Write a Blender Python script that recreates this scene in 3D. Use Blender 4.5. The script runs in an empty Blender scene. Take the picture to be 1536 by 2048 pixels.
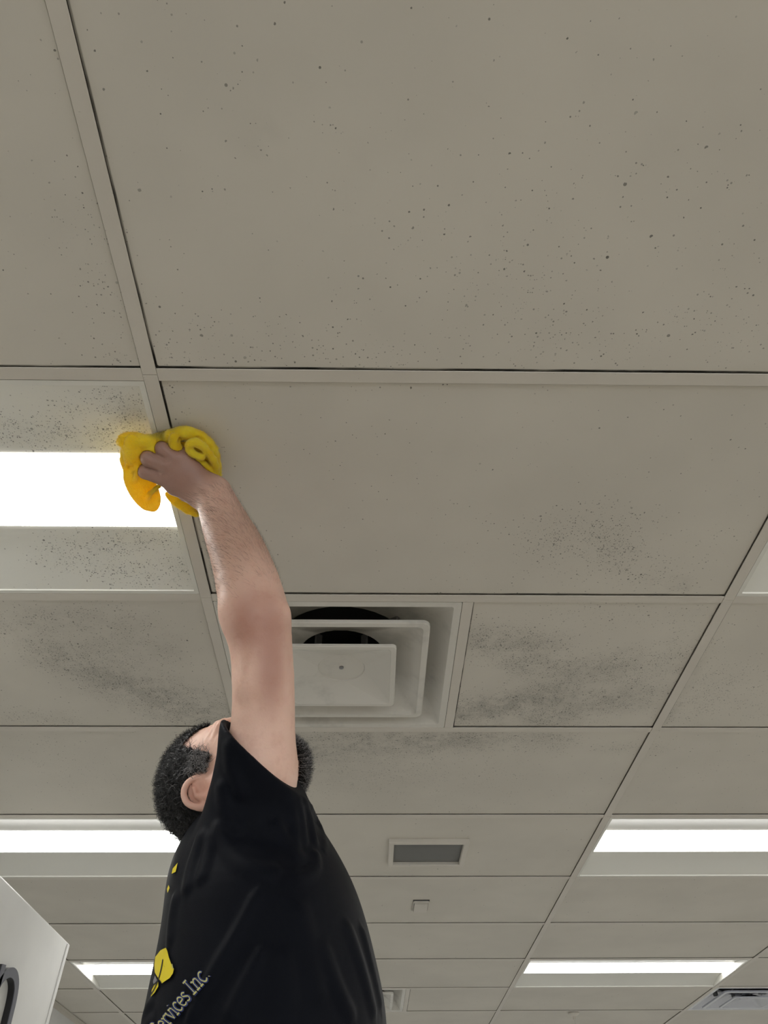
import bpy, bmesh, math, random
import numpy as np
from mathutils import Vector, Matrix

random.seed(7)
rng = np.random.default_rng(7)
scene = bpy.context.scene
C = scene.collection

# ------------------------------------------------------------------ camera, light, exposure
F_PX = 1434.79
YAW, PITCH, ROLL = 0.0216587, 0.7946337, -0.0094441
CAM = np.array([0.38577, -0.70260, 1.65])
ZC = 2.6996                                   # underside of the ceiling grid
_f = np.array([math.sin(YAW)*math.cos(PITCH), math.cos(YAW)*math.cos(PITCH), math.sin(PITCH)])
_r = np.array([math.cos(YAW), -math.sin(YAW), 0.0]); _u = np.cross(_r, _f)
AR = _r*math.cos(ROLL)+_u*math.sin(ROLL); AU = -_r*math.sin(ROLL)+_u*math.cos(ROLL); AF = _f
cam_d = bpy.data.cameras.new('camera'); cam = bpy.data.objects.new('camera', cam_d); C.objects.link(cam)
cam_d.sensor_fit = 'HORIZONTAL'; cam_d.sensor_width = 36.0; cam_d.lens = F_PX/1536*36.0
cam_d.clip_start = 0.02; cam_d.clip_end = 100
cam.matrix_world = Matrix(((AR[0], AU[0], -AF[0], CAM[0]), (AR[1], AU[1], -AF[1], CAM[1]), (AR[2], AU[2], -AF[2], CAM[2]), (0, 0, 0, 1)))
scene.camera = cam

LAMP = 9.0                                    # luminance of the troffer lenses
SKY = 2.2                                     # daylight outside the shop front
w = bpy.data.worlds.new('daylight'); scene.world = w; w.use_nodes = True
w.node_tree.nodes['Background'].inputs[0].default_value = (0.90, 0.95, 1.0, 1)
w.node_tree.nodes['Background'].inputs[1].default_value = SKY
scene.view_settings.view_transform = 'Standard'
scene.view_settings.look = 'None'
scene.view_settings.exposure = 0.0
scene.view_settings.gamma = 1.0
scene.view_settings.use_curve_mapping = False
scene.cycles.max_bounces = 8
scene.cycles.diffuse_bounces = 4
scene.cycles.sample_clamp_indirect = 6.0
scene.cycles.adaptive_threshold = 0.1
scene.cycles.adaptive_min_samples = 16

def ray(x, y): return AF + AR*((x-768)/F_PX) - AU*((y-1024)/F_PX)
def at(x, y, zc): return CAM + ray(x, y)*zc
def on_z(x, y, z): d = ray(x, y); return CAM + d*((z-CAM[2])/d[2])
def on_x(x, y, X): d = ray(x, y); return CAM + d*((X-CAM[0])/d[0])
def on_y(x, y, Y): d = ray(x, y); return CAM + d*((Y-CAM[1])/d[1])

# ------------------------------------------------------------------ helpers
def tag(o, label=None, cat=None, group=None, kind=None):
    if label: o['label'] = label
    if cat: o['category'] = cat
    if group: o['group'] = group
    if kind: o['kind'] = kind
    return o
def empty(name, loc=(0, 0, 0)):
    o = bpy.data.objects.new(name, None); C.objects.link(o); o.location = loc; o.empty_display_size = 0.05
    return o
def link(name, me, mat=None, parent=None, smooth=False):
    if mat is not None and not me.materials: me.materials.append(mat)
    if smooth:
        me.polygons.foreach_set('use_smooth', [True]*len(me.polygons)); me.set_sharp_from_angle(angle=math.radians(28))
    o = bpy.data.objects.new(name, me); C.objects.link(o)
    if parent is not None: o.parent = parent
    return o
def pmesh(name, verts, faces):
    me = bpy.data.meshes.new(name)
    me.from_pydata([tuple(map(float, v)) for v in verts], [], [tuple(map(int, f)) for f in faces]); me.update()
    return me
class MB:
    """collects boxes, rings and grids into one mesh"""
    def __init__(s): s.v = []; s.f = []
    def box(s, x0, x1, y0, y1, z0, z1):
        n = len(s.v)
        s.v += [(x, y, z) for z in (z0, z1) for y in (y0, y1) for x in (x0, x1)]
        s.f += [tuple(n+i for i in q) for q in ((0, 2, 3, 1), (4, 5, 7, 6), (0, 1, 5, 4), (2, 6, 7, 3), (0, 4, 6, 2), (1, 3, 7, 5))]
        return s
    def loops(s, rings, closed=True, cap0=False, cap1=False):
        n = len(s.v); m = len(rings[0])
        for rg in rings: s.v += [tuple(p) for p in rg]
        for i in range(len(rings)-1):
            for j in range(m if closed else m-1):
                k = (j+1) % m
                s.f.append((n+i*m+j, n+i*m+k, n+(i+1)*m+k, n+(i+1)*m+j))
        if cap0: s.f.append(tuple(n+j for j in range(m))[::-1])
        if cap1: s.f.append(tuple(n+(len(rings)-1)*m+j for j in range(m)))
        return s
    def tube(s, pts, r, sides=8):
        pts = [Vector(p) for p in pts]; rings = []
        for i, p in enumerate(pts):
            t = (pts[min(i+1, len(pts)-1)]-pts[max(i-1, 0)]).normalized()
            a = t.orthogonal().normalized() if i == 0 else (a - t*a.dot(t)).normalized()
            b = t.cross(a); rr = r[i] if hasattr(r, '__len__') else r
            rings.append([p+(a*math.cos(q)+b*math.sin(q))*rr for q in [2*math.pi*k/sides for k in range(sides)]])
        return s.loops(rings, True, True, True)
    def mesh(s, name, bevel=0, seg=2):
        me = pmesh(name, s.v, s.f)
        bm = bmesh.new(); bm.from_mesh(me)
        if bevel:
            bmesh.ops.bevel(bm, geom=[e for e in bm.edges if e.is_manifold and e.calc_face_angle(0) > 0.6], offset=bevel, segments=seg, affect='EDGES', profile=0.6)
        bmesh.ops.recalc_face_normals(bm, faces=bm.faces)
        bm.to_mesh(me); bm.free()
        return me
    def build(s, name, mat, parent=None, bevel=0, smooth=False, seg=2):
        return link(name, s.mesh(name, bevel, seg), mat, parent, smooth)
def box(name, mat, parent, x0, x1, y0, y1, z0, z1, bevel=0):
    return MB().box(x0, x1, y0, y1, z0, z1).build(name, mat, parent, bevel)

# ------------------------------------------------------------------ material helpers
class NT:
    def __init__(s, name):
        s.m = bpy.data.materials.new(name); s.m.use_nodes = True; s.t = s.m.node_tree
        s.b = s.t.nodes['Principled BSDF']; s.out = s.t.nodes['Material Output']
    def n(s, kind, **kw):
        q = s.t.nodes.new(kind)
        for k, v in kw.items(): setattr(q, k, v)
        return q
    def put(s, inp, val):
        if isinstance(val, bpy.types.NodeSocket): s.t.links.new(val, inp)
        else: inp.default_value = val
    def math(s, op, a, b=0.0, c=0.0, clamp=False):
        q = s.n('ShaderNodeMath', operation=op); q.use_clamp = clamp
        s.put(q.inputs[0], a); s.put(q.inputs[1], b)
        if op in ('MULTIPLY_ADD', 'SMOOTH_MIN', 'COMPARE'): s.put(q.inputs[2], c)
        return q.outputs[0]
    def mix(s, fac, a, b):
        q = s.n('ShaderNodeMix', data_type='RGBA'); s.put(q.inputs['Factor'], fac)
        s.put(q.inputs[6], a if isinstance(a, bpy.types.NodeSocket) else (*a, 1)); s.put(q.inputs[7], b if isinstance(b, bpy.types.NodeSocket) else (*b, 1))
        return q.outputs[2]
    def noise(s, vec, scale, detail=3, rough=0.5, dim='3D'):
        q = s.n('ShaderNodeTexNoise'); s.t.links.new(vec, q.inputs['Vector'])
        q.inputs['Scale'].default_value = scale; q.inputs['Detail'].default_value = detail; q.inputs['Roughness'].default_value = rough
        return q.outputs['Fac']
    def ramp(s, v, a, b, lo=0.0, hi=1.0):
        q = s.n('ShaderNodeMapRange', interpolation_type='SMOOTHSTEP'); s.put(q.inputs[0], v)
        for i, k in enumerate((a, b, lo, hi)): s.put(q.inputs[i+1], k)
        return q.outputs[0]
    def pos(s): return s.n('ShaderNodeNewGeometry').outputs['Position']
    def obj(s): return s.n('ShaderNodeTexCoord').outputs['Object']
    def blob(s, vec, c, rad, ang=0.0, lo=0.15, hi=1.0):
        """1 inside an ellipsoid at world point c, falling to 0 at its rim"""
        q = s.n('ShaderNodeMapping', vector_type='TEXTURE'); s.t.links.new(vec, q.inputs['Vector'])
        q.inputs['Location'].default_value = tuple(map(float, c)); q.inputs['Rotation'].default_value = (0, 0, ang); q.inputs['Scale'].default_value = tuple(map(float, rad))
        l = s.n('ShaderNodeVectorMath', operation='LENGTH'); s.t.links.new(q.outputs[0], l.inputs[0])
        return s.ramp(l.outputs['Value'], hi, lo)
    def bump(s, h, strength=0.3, dist=0.002):
        q = s.n('ShaderNodeBump'); q.inputs['Strength'].default_value = strength; q.inputs['Distance'].default_value = dist
        s.put(q.inputs['Height'], h); s.put(s.b.inputs['Normal'], q.outputs[0])
    def set(s, color=None, rough=None, metal=None, spec=None, **kw):
        if color is not None: s.put(s.b.inputs['Base Color'], color if isinstance(color, bpy.types.NodeSocket) else (*color, 1))
        if rough is not None: s.put(s.b.inputs['Roughness'], rough)
        if metal is not None: s.b.inputs['Metallic'].default_value = metal
        if spec is not None: s.b.inputs['Specular IOR Level'].default_value = spec
        for k, v in kw.items(): s.put(s.b.inputs[k.replace('_', ' ')], v)
        return s.m
def plain(name, color, rough=0.5, metal=0.0, spec=0.5):
    t = NT(name); p = t.obj(); n = t.noise(p, 9.0, 4)
    return t.set(t.mix(n, [c*0.93 for c in color], [min(1, c*1.05) for c in color]), rough, metal, spec)

TILE = (0.60, 0.565, 0.495)
# mould streaks on the ceiling: (pixel start, pixel end, half width in m, speck density, soot)
MOULD = [((20, 1245), (230, 1250), .07, .50, .22), ((100, 1310), (240, 1370), .055, .85, .42), ((230, 1360), (390, 1425), .07, .95, .50), ((170, 1300), (330, 1300), .05, .55, .25), ((330, 1420), (430, 1435), .06, .7, .3),
         ((20, 1430), (120, 1440), .03, .5, .12),
         ((960, 1285), (1080, 1300), .05, .90, .42), ((1040, 1330), (1150, 1345), .045, .85, .34), ((920, 1430), (1120, 1395), .05, .95, .60), ((1100, 1380), (1240, 1330), .05, .80, .36), ((1080, 1440), (1270, 1395), .05, .85, .42), ((1250, 1370), (1360, 1310), .06, .55, .14), ((1130, 1230), (1360, 1230), .05, .25, .05),
         ((640, 1500), (800, 1478), .07, .75, .46), ((800, 1490), (960, 1476), .06, .85, .50), ((950, 1480), (1120, 1480), .05, .60, .22), ((640, 1540), (800, 1540), .12, .35, .14), ((850, 1540), (1000, 1560), .12, .15, .0),
         ((1150, 1075), (1240, 1105), .055, .80, .10), ((1090, 1080), (1150, 1120), .06, .40, .03), ((1220, 1125), (1310, 1160), .035, .55, .08), ((1180, 1050), (1270, 1060), .05, .40, .0), ((1345, 1170), (1372, 1172), .012, .9, .5), ((1300, 1120), (1420, 1100), .08, .16, .0),
         ((1385, 1420), (1440, 1370), .05, .55, .08), ((1450, 1370), (1520, 1400), .09, .25, .02), ((1400, 1290), (1330, 1440), .02, .5, .30),
         ((1000, 610), (1120, 640), .10, .26, .0), ((1180, 690), (1460, 660), .07, .20, .0), ((330, 690), (760, 715), .06, .24, .0), ((180, 480), (260, 700), .05, .30, .05), ((500, 280), (490, 290), .02, .2, .16), ((530, 245), (535, 250), .012, .2, .16), ((740, 315), (690, 400), .012, .1, .05),
         ((20, 885), (230, 885), .035, .95, .12), ((150, 850), (290, 800), .05, .60, .08), ((255, 850), (285, 880), .035, .95, .45), ((100, 1125), (360, 1090), .035, .75, .10), ((200, 1150), (380, 1150), .035, .65, .10),
         ((60, 1500), (300, 1600), .10, .14, .02), ((1330, 1500), (1200, 1500), .02, .4, .1), ((830, 440), (1500, 520), .20, .10, .0)]
_SEG = []
for p0, p1, wd, dn, so in MOULD:
    a_, b_ = on_z(*p0, ZC)[:2], on_z(*p1, ZC)[:2]
    _SEG.append((a_, b_, 1.3*wd*(1+0.25*(np.linalg.norm((a_+b_)/2-CAM[:2])-1)), dn, so))
def dirt_field(x, y):
    """speck density and soot at points of the ceiling"""
    P = np.stack([x, y], -1); dens = np.full(len(P), .014); soot = np.zeros(len(P))
    for a_, b_, wd, dn, so in _SEG:
        d = b_-a_; t = np.clip(((P-a_)@d)/(d@d), 0, 1)
        q = np.linalg.norm(P-(a_+t[:, None]*d), axis=1)/wd
        k = np.exp(-(q*1.15)**2)
        dens = np.maximum(dens, k*dn**1.4); soot = np.maximum(soot, k*so*.72)
    return dens, soot
def set_dirt(me, wx, wy):
    d, so = dirt_field(wx, wy)
    for nm, val in (('dens', d), ('soot', so)):
        q = me.attributes.new(nm, 'FLOAT', 'POINT'); q.data.foreach_set('value', val.astype(np.float32))
def dirt(t, pos, base, heavy=True):
    col = base; specks = 0.0
    if heavy:
        dens = t.n('ShaderNodeAttribute', attribute_name='dens').outputs['Fac']; soot = t.n('ShaderNodeAttribute', attribute_name='soot').outputs['Fac']
        n1 = t.noise(pos, 22.0, 3, 0.65)
        dens = t.math('MULTIPLY', dens, t.ramp(n1, 0.33, 0.64, 0.22, 1.1))
        col = t.mix(t.math('MULTIPLY', soot, t.ramp(n1, 0.30, 0.66, 0.35, 1.05)), base, (0.17, 0.16, 0.14))
        sets = ((120.0, 0.30, 0.30, 1.0), (280.0, 0.46, 1.4, 1.0))
    else:
        dens = 0.018; sets = ((110.0, 0.26, 0.55, 1.0),)
    for sc, rmax, gain, dark in sets:
        v = t.n('ShaderNodeTexVoronoi', voronoi_dimensions='2D'); t.t.links.new(pos, v.inputs['Vector']); v.inputs['Scale'].default_value = sc
        sep = t.n('ShaderNodeSeparateColor'); t.t.links.new(v.outputs['Color'], sep.inputs[0])
        on = t.math('LESS_THAN', sep.outputs[0], t.math('MULTIPLY', dens, gain))
        r = t.math('MULTIPLY', t.math('POWER', sep.outputs[1], 2.2), rmax)
        spot = t.ramp(t.math('SUBTRACT', t.math('ADD', r, 0.09), v.outputs['Distance']), 0.0, 0.10)
        s1 = t.math('MULTIPLY', t.math('MULTIPLY', on, spot), t.math('MULTIPLY_ADD', sep.outputs[2], 0.55*dark, 0.25*dark))
        specks = t.math('MAXIMUM', specks, s1)
    return t.mix(specks, col, (0.035, 0.034, 0.03))
def tile_material(heavy):
    t = NT('vinyl ceiling tile' + (' with mould' if heavy else '')); pos = t.pos()
    nb = t.noise(pos, 2.2, 3, 0.6)
    base = t.mix(t.ramp(nb, 0.3, 0.7), [c*0.95 for c in TILE], [c*1.04 for c in TILE])
    col = dirt(t, pos, base, heavy)
    # grime caught along the tile's edges
    e = t.n('ShaderNodeAttribute', attribute_name='edge').outputs['Fac']
    g = t.math('MULTIPLY', t.ramp(e, 0.55, 1.0), t.ramp(t.noise(pos, 5.0, 3, 0.65), 0.36, 0.58, 0.30, 1.0))
    col = t.mix(g, col, (0.03, 0.027, 0.022))
    return t.set(col, 0.55, 0.0, 0.3)
M = {}
M['tile'] = tile_material(False)
M['tile_mould'] = tile_material(True)
def tee_material():
    t = NT('painted steel tee'); pos = t.pos()
    base = t.mix(t.noise(pos, 6.0, 4), (0.56, 0.52, 0.455), (0.64, 0.60, 0.53))
    sp = t.ramp(t.noise(pos, 130.0, 3, 0.6), 0.70, 0.76)
    return t.set(t.mix(t.math('MULTIPLY', sp, 0.35), base, (0.06, 0.055, 0.05)), 0.42, 0.0, 0.4)
M['tee'] = tee_material()
def troffer_material(heavy):
    t = NT('white enamelled troffer' + (' with mould' if heavy else '')); pos = t.pos()
    base = t.mix(t.noise(pos, 3.0, 4), (0.66, 0.65, 0.59), (0.72, 0.71, 0.65))
    return t.set(dirt(t, pos, base, True) if heavy else base, 0.35, 0.0, 0.5)
M['troffer'] = troffer_material(False)
M['troffer_mould'] = troffer_material(True)
M['enamel'] = plain('white enamel', (0.74, 0.72, 0.66), 0.32)
def diffuser_material():
    t = NT('dusty white diffuser'); pos = t.pos()
    d = t.math('MULTIPLY', t.ramp(t.noise(pos, 7.0, 4, 0.7), 0.50, 0.75), 0.32)
    return t.set(t.mix(d, (0.62, 0.595, 0.535), (0.20, 0.195, 0.175)), 0.20, 0.0, 0.5)
M['diffuser'] = diffuser_material()
M['silver'] = plain('brushed silver metal', (0.55, 0.56, 0.60), 0.24, 0.85)
M['duct'] = plain('black duct', (0.012, 0.012, 0.013), 0.7)
M['clip'] = plain('galvanised clip', (0.25, 0.25, 0.25), 0.4, 0.6)
M['white'] = plain('white painted wall', (0.70, 0.70, 0.68), 0.6)
M['panel'] = plain('white laminate', (0.78, 0.78, 0.76), 0.38)
M['black'] = plain('black lacquer', (0.012, 0.012, 0.014), 0.35)
M['greyreturn'] = plain('grey letter face', (0.125, 0.13, 0.16), 0.4)
M['ventgrey'] = plain('grey perforated metal', (0.135, 0.133, 0.125), 0.5, 0.2)
M['alu'] = plain('aluminium', (0.6, 0.6, 0.6), 0.35, 0.9)
M['plenum'] = plain('dark plenum', (0.02, 0.02, 0.02), 0.9)
def lens_material():
    t = NT('glowing lens'); pos = t.obj()
    e = t.n('ShaderNodeEmission'); e.inputs[0].default_value = (1.0, 0.99, 0.955, 1)
    e.inputs[1].default_value = LAMP
    t.t.links.new(e.outputs[0], t.out.inputs[0]); return t.m
M['lens'] = lens_material()
def floor_material():
    t = NT('floor tinted for bounce'); pos = t.pos()
    n = t.noise(pos, 4.0, 5)
    sp = t.n('ShaderNodeSeparateXYZ'); t.t.links.new(pos, sp.inputs[0])        # unseen floor: tan near, grey beyond, split added to tint bounce on the ceiling
    return t.set(t.mix(t.math('GREATER_THAN', sp.outputs[1], 1.4), t.mix(n, (0.50, 0.46, 0.39), (0.58, 0.53, 0.45)), t.mix(n, (0.62, 0.62, 0.61), (0.70, 0.70, 0.69))), 0.4)
M['floor'] = floor_material()

# ------------------------------------------------------------------ the room
CW, RW = 1.2192, 0.6096
X0, X1 = -1.56, CW*6; Y0, Y1 = -RW*8, RW*14
def struct(o): o['kind'] = 'structure'; return o
struct(box('floor', M['floor'], None, X0-.1, X1+.1, Y0-.1, Y1+.1, -.06, 0))
struct(box('wall_left', M['white'], None, X0-.12, X0, Y0, Y1, 0, ZC+.25))
struct(box('wall_right', M['white'], None, X1, X1+.12, Y0, Y1, 0, ZC+.25))
struct(box('wall_far', M['white'], None, X0-.12, X1+.12, Y1, Y1+.12, 0, ZC+.25))
# shop front behind the camera: sill, header and posts round open glazing
wb = MB().box(X0-.12, X1+.12, Y0-.12, Y0, 0, .35).box(X0-.12, X1+.12, Y0-.12, Y0, 2.45, ZC+.25)
wb.box(X0-.12, X0+.15, Y0-.12, Y0, .35, 2.45).box(X1-.15, X1+.12, Y0-.12, Y0, .35, 2.45)
wall_front = struct(wb.build('wall_front', M['white']))
nwin = 4; ww = (X1-X0-.3)/nwin
for i in range(nwin):
    a = X0+.15+i*ww; b = a+ww
    fr = MB()
    for (p, q, r_, s_) in ((a, a+.04, .35, 2.45), (b-.04, b, .35, 2.45), (a+.04, b-.04, .35, .39), (a+.04, b-.04, 2.41, 2.45)):
        fr.box(p, q, Y0-.09, Y0-.03, r_, s_)
    struct(fr.build('window_%d' % (i+1), M['alu']))

ceiling = struct(box('ceiling', M['plenum'], None, X0-.12, X1+.12, Y0-.12, Y1+.12, ZC+.22, ZC+.28))
T_OFF = 0.0035                                 # tile face sits this far above the tee flange
FL = 0.0125                                    # half a flange
def tile_mesh(wx, wy, nx=1, ny=1):
    """lay-in tile with a rim of thin faces; the vertex attribute 'edge' is 1 on the grimy rim"""
    xs = [-wx/2, -wx/2+.0030] + list(np.linspace(-wx/2+.006, wx/2-.006, nx+1)) + [wx/2-.0026, wx/2]
    ys = [-wy/2, -wy/2+.0030] + list(np.linspace(-wy/2+.006, wy/2-.006, ny+1)) + [wy/2-.0032, wy/2]
    v = []; f = []; e = []; N = len(xs); K = len(ys)
    lx = [1.0, 1.0, .1] + [0]*(nx-1) + [.0, .35, .35]; ly = [.72, .70, .1] + [0]*(ny-1) + [.1, 1.0, 1.0]
    for j, y in enumerate(ys):
        for i, x in enumerate(xs):
            v.append((x, y, 0.0012 if i in (0, N-1) or j in (0, K-1) else 0.0)); e.append(max(lx[i], ly[j]))
    for j in range(K-1):
        for i in range(N-1): f.append((j*N+i, (j+1)*N+i, (j+1)*N+i+1, j*N+i+1))
    n = len(v)
    v += [(-wx/2, -wy/2, .012), (wx/2, -wy/2, .012), (wx/2, wy/2, .012), (-wx/2, wy/2, .012)]; e += [1]*4
    f.append((n, n+1, n+2, n+3))
    me = pmesh('ceiling_tile', v, f)
    a = me.attributes.new('edge', 'FLOAT', 'POINT'); a.data.foreach_set('value', e)
    return me
TM = {}
def add_tile(xa, xb, ya, yb):
    k = (round(xb-xa, 3), round(yb-ya, 3)); cx, cy = (xa+xb)/2, (ya+yb)/2
    wx, wy = xb-xa-2*FL+.001, yb-ya-2*FL+.001
    gx, gy = np.meshgrid(np.linspace(xa, xb, 13), np.linspace(ya, yb, 7)); dd, _ = dirt_field(gx.ravel(), gy.ravel())
    if dd.max() > .08:
        me = tile_mesh(wx, wy, max(2, int(wx/.025)), max(2, int(wy/.025))); co = np.array([q.co for q in me.vertices])
        set_dirt(me, co[:, 0]+cx, co[:, 1]+cy); me.materials.append(M['tile_mould'])
    else:
        if k not in TM: TM[k] = tile_mesh(wx, wy); TM[k].materials.append(M['tile'])
        me = TM[k]
    o = link('ceiling_tile', me, None, ceiling)
    o.location = (cx, cy, ZC+T_OFF+random.uniform(-.0006, .0008)); o.rotation_euler = (random.uniform(-.0007, .0007), random.uniform(-.0004, .0004), 0)
    return o
LIGHTS = [(c, r) for c in (-1, 1, 3, 5) for r in (-6, -3, 0, 3, 6, 9, 12)]
DIFF = [(0, 1), (0, 7), (2, 7)]
VENT = (0.602, 2.160, 0.150, 0.124)
for r in range(-8, 14):
    for c in range(-2, 6):
        if (c, r) in LIGHTS: continue
        xa, xb = max(c*CW, X0), (c+1)*CW; ya, yb = r*RW, (r+1)*RW
        if (c, r) in DIFF: add_tile(xa+CW/2, xb, ya, yb)
        else: add_tile(xa, xb, ya, yb)
# tees: inverted T, flange proud of the tiles with a small stem above
def tee_mesh(name, length, half=FL):
    mb = MB().box(-length/2, length/2, -half, half, 0, .0022).box(-length/2, length/2, -.004, .004, .0022, .03)
    return mb.mesh(name, 0.0006, 1)
tm = tee_mesh('main_tee', RW-.0006); tm.materials.append(M['tee'])
for c in range(-1, 6):
    for r in range(-8, 14):
        o = link('main_tee', tm, None, ceiling); o.location = (c*CW, (r+.5)*RW, ZC-.0006); o.rotation_euler = (0, 0, math.pi/2)
tc = tee_mesh('cross_tee', CW-2*FL-.0006); tc.materials.append(M['tee'])
tcs = tee_mesh('cross_tee', -CW-FL-X0); tcs.materials.append(M['tee'])
for r in range(-7, 14):
    for c in range(-2, 6):
        o = link('cross_tee', tc if c > -2 else tcs, None, ceiling); o.location = ((c+.5)*CW if c > -2 else (X0-CW-FL)/2, r*RW, ZC)
th = tee_mesh('cross_tee', RW-2*FL-.0006); th.materials.append(M['tee'])
for (c, r) in DIFF:
    o = link('cross_tee', th, None, ceiling); o.location = ((c+.5)*CW, (r+.5)*RW, ZC); o.rotation_euler = (0, 0, math.pi/2)
tr = struct(MB().box(X0, X0+.022, Y0, Y1, ZC-.002, ZC+.0005).box(X0, X0+.002, Y0, Y1, ZC-.024, ZC-.002).build('trim_1', M['tee']))

# ------------------------------------------------------------------ troffers
LD, LH = 0.032, 0.100
def make_troffer(dirty=None):
    mt = M['troffer'] if dirty is None else M['troffer_mould']
    root = empty('recessed_troffer')
    hx, hy = CW/2-FL-.001, RW/2-FL-.001
    f = MB()
    def rect(x, y, z): return [(-x, -y, z), (x, -y, z), (x, y, z), (-x, y, z)]
    f.loops([rect(hx, hy, .030), rect(hx, hy, .0005), rect(hx-.010, hy-.010, .0005), rect(hx-.011, hy-.011, .004)])
    f.build('frame', M['troffer'], root)
    for s in (-1, 1):
        q = MB(); prof = []
        for k in range(9):
            a = k/8; y = (hy-.011)+(LH-(hy-.011))*a; z = .004+(LD-.004)*math.sin(a*math.pi/2)
            prof.append((y*s, z))
        q.loops([[(x, y, z) for (y, z) in prof] for x in np.linspace(-hx+.011, hx-.011, 2 if dirty is None else 50)], closed=False)
        ro = q.build('reflector', mt, root, smooth=True)
        if dirty is not None:
            co = np.array([q_.co for q_ in ro.data.vertices]); set_dirt(ro.data, co[:, 0]+dirty[0], co[:, 1]+dirty[1])
        e = MB()
        ring = [(s*(hx-.011), -y, z) for (y, z) in [(abs(a), b) for a, b in prof]] + [(s*(hx-.011), abs(a), b) for a, b in prof[::-1]]
        e.v = ring; e.f = [tuple(range(len(ring)))]
        e.build('end_plate', M['troffer'], root)
    n = 8; rows = []
    for k in range(n+1):
        y = -LH+2*LH*k/n; rows.append((y, LD-.002-.006*(1-(y/LH)**2)))
    MB().loops([[(x, y, z) for (y, z) in rows] for x in (-hx+.012, hx-.012)], closed=False).build('lens', M['lens'], root, smooth=True)
    box('housing', M['enamel'], root, -hx, hx, -hy, hy, LD+.03, LD+.09)
    return root
def copy_tree(o, parent=None):
    c = o.copy(); C.objects.link(c); c.parent = parent
    for ch in o.children: copy_tree(ch, c)
    return c
LIGHT_LABEL = {(-1, 0): 'glowing recessed ceiling light right beside the yellow cloth and hand',
    (-1, 3): 'glowing recessed ceiling light behind the back of the man\'s head',
    (-1, 6): 'glowing recessed ceiling light between the white sign panel and the shirt',
    (1, 0): 'recessed ceiling light cut by the right picture edge above the mouldy tiles',
    (1, 3): 'glowing recessed ceiling light at right, level with the small square vent',
    (1, 6): 'glowing recessed ceiling light next to the silver air diffuser'}
LABEL_REST = 'recessed ceiling light in the rows outside the picture'
proto = make_troffer(); first = True
for (c, r) in LIGHTS:
    if (c, r) == (-1, 0): o = make_troffer(((c+.5)*CW, (r+.5)*RW))
    else: o = proto if first else copy_tree(proto); first = False
    o.location = ((c+.5)*CW, (r+.5)*RW, ZC)
    tag(o, LIGHT_LABEL.get((c, r), LABEL_REST), 'ceiling light', 'recessed ceiling lights')

# ------------------------------------------------------------------ air diffusers
def rsq(h, rad, z, n=8):
    """rounded square ring"""
    pts = []
    for (sx, sy, a0) in ((1, 1, 0), (-1, 1, 90), (-1, -1, 180), (1, -1, 270)):
        for k in range(n):
            a = math.radians(a0+90*k/(n-1)); pts.append((sx*(h-rad)+rad*math.cos(a), sy*(h-rad)+rad*math.sin(a), z))
    return pts
def circ(r, z, n=32):
    # start angles follow the rounded-square ring so that quads stay straight
    pts = []
    for q in range(4):
        for k in range(8): 
            a = math.radians(q*90+8+74*k/7); pts.append((r*math.cos(a), r*math.sin(a), z))
    return pts
def make_diffuser(mat):
    root = empty('air_diffuser'); H = RW/2-FL-.001
    MB().loops([rsq(H, .004, .02), rsq(H, .004, .0005), rsq(H-.018, .006, .0005), rsq(H-.024, .012, .008), rsq(H-.045, .04, .034), rsq(H-.075, .08, .056), circ(.185, .070), circ(.175, .078), circ(.172, .16)]).build('outer_cone', mat, root, smooth=True)
    MB().loops([circ(.176, .10), circ(.170, .30), circ(.02, .31)]).build('duct', M['duct'], root)
    MB().loops([rsq(.221, .020, .002), rsq(.221, .020, -.006), rsq(.219, .020, -.008), rsq(.205, .016, -.008), rsq(.202, .018, -.004), rsq(.165, .03, .022), circ(.118, .046), circ(.112, .052), circ(.110, .085)]).build('middle_cone', mat, root, smooth=True)
    MB().loops([rsq(.141, .012, -.012), rsq(.141, .012, -.018), rsq(.139, .012, -.020), rsq(.128, .010, -.020), rsq(.126, .012, -.018), circ(.062, .010), circ(.060, .0135), circ(.004, .0135)], cap1=True).build('centre_plate', mat, root)
    MB().loops([circ(.006, .0135), circ(.006, .010), circ(.001, .009)]).build('screw', M['clip'], root)
    for k in range(4):
        a = math.pi/4+k*math.pi/2; c_, s_ = math.cos(a), math.sin(a)
        b = MB().box(-.010, .010, -.004, .004, -.005, .055).mesh('clip_arm', .001, 1)
        o = link('clip', b, M['clip'], root); o.location = (c_*.085, s_*.085, .02); o.rotation_euler = (0, 0, a)
        o = link('bracket', MB().box(-.014, .014, -.007, .007, 0, .03).mesh('bracket', .002, 1), M['clip'], root); o.location = (c_*.195, s_*.195, .045); o.rotation_euler = (0, 0, a)
    return root
d0 = make_diffuser(M['diffuser']); d0.location = (CW*.25, RW*1.5, ZC)
tag(d0, 'large square white air diffuser behind the raised arm', 'air vent', 'square air diffusers')
d1 = copy_tree(d0); d1.location = (CW*.25, RW*7.5, ZC); d1['label'] = 'small far air diffuser half hidden behind the man\'s belly'
d2 = make_diffuser(M['silver']); d2.location = (CW*2.25, RW*7.5, ZC)
tag(d2, 'silver metal air diffuser in the lower right corner', 'air vent', 'square air diffusers')

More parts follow.
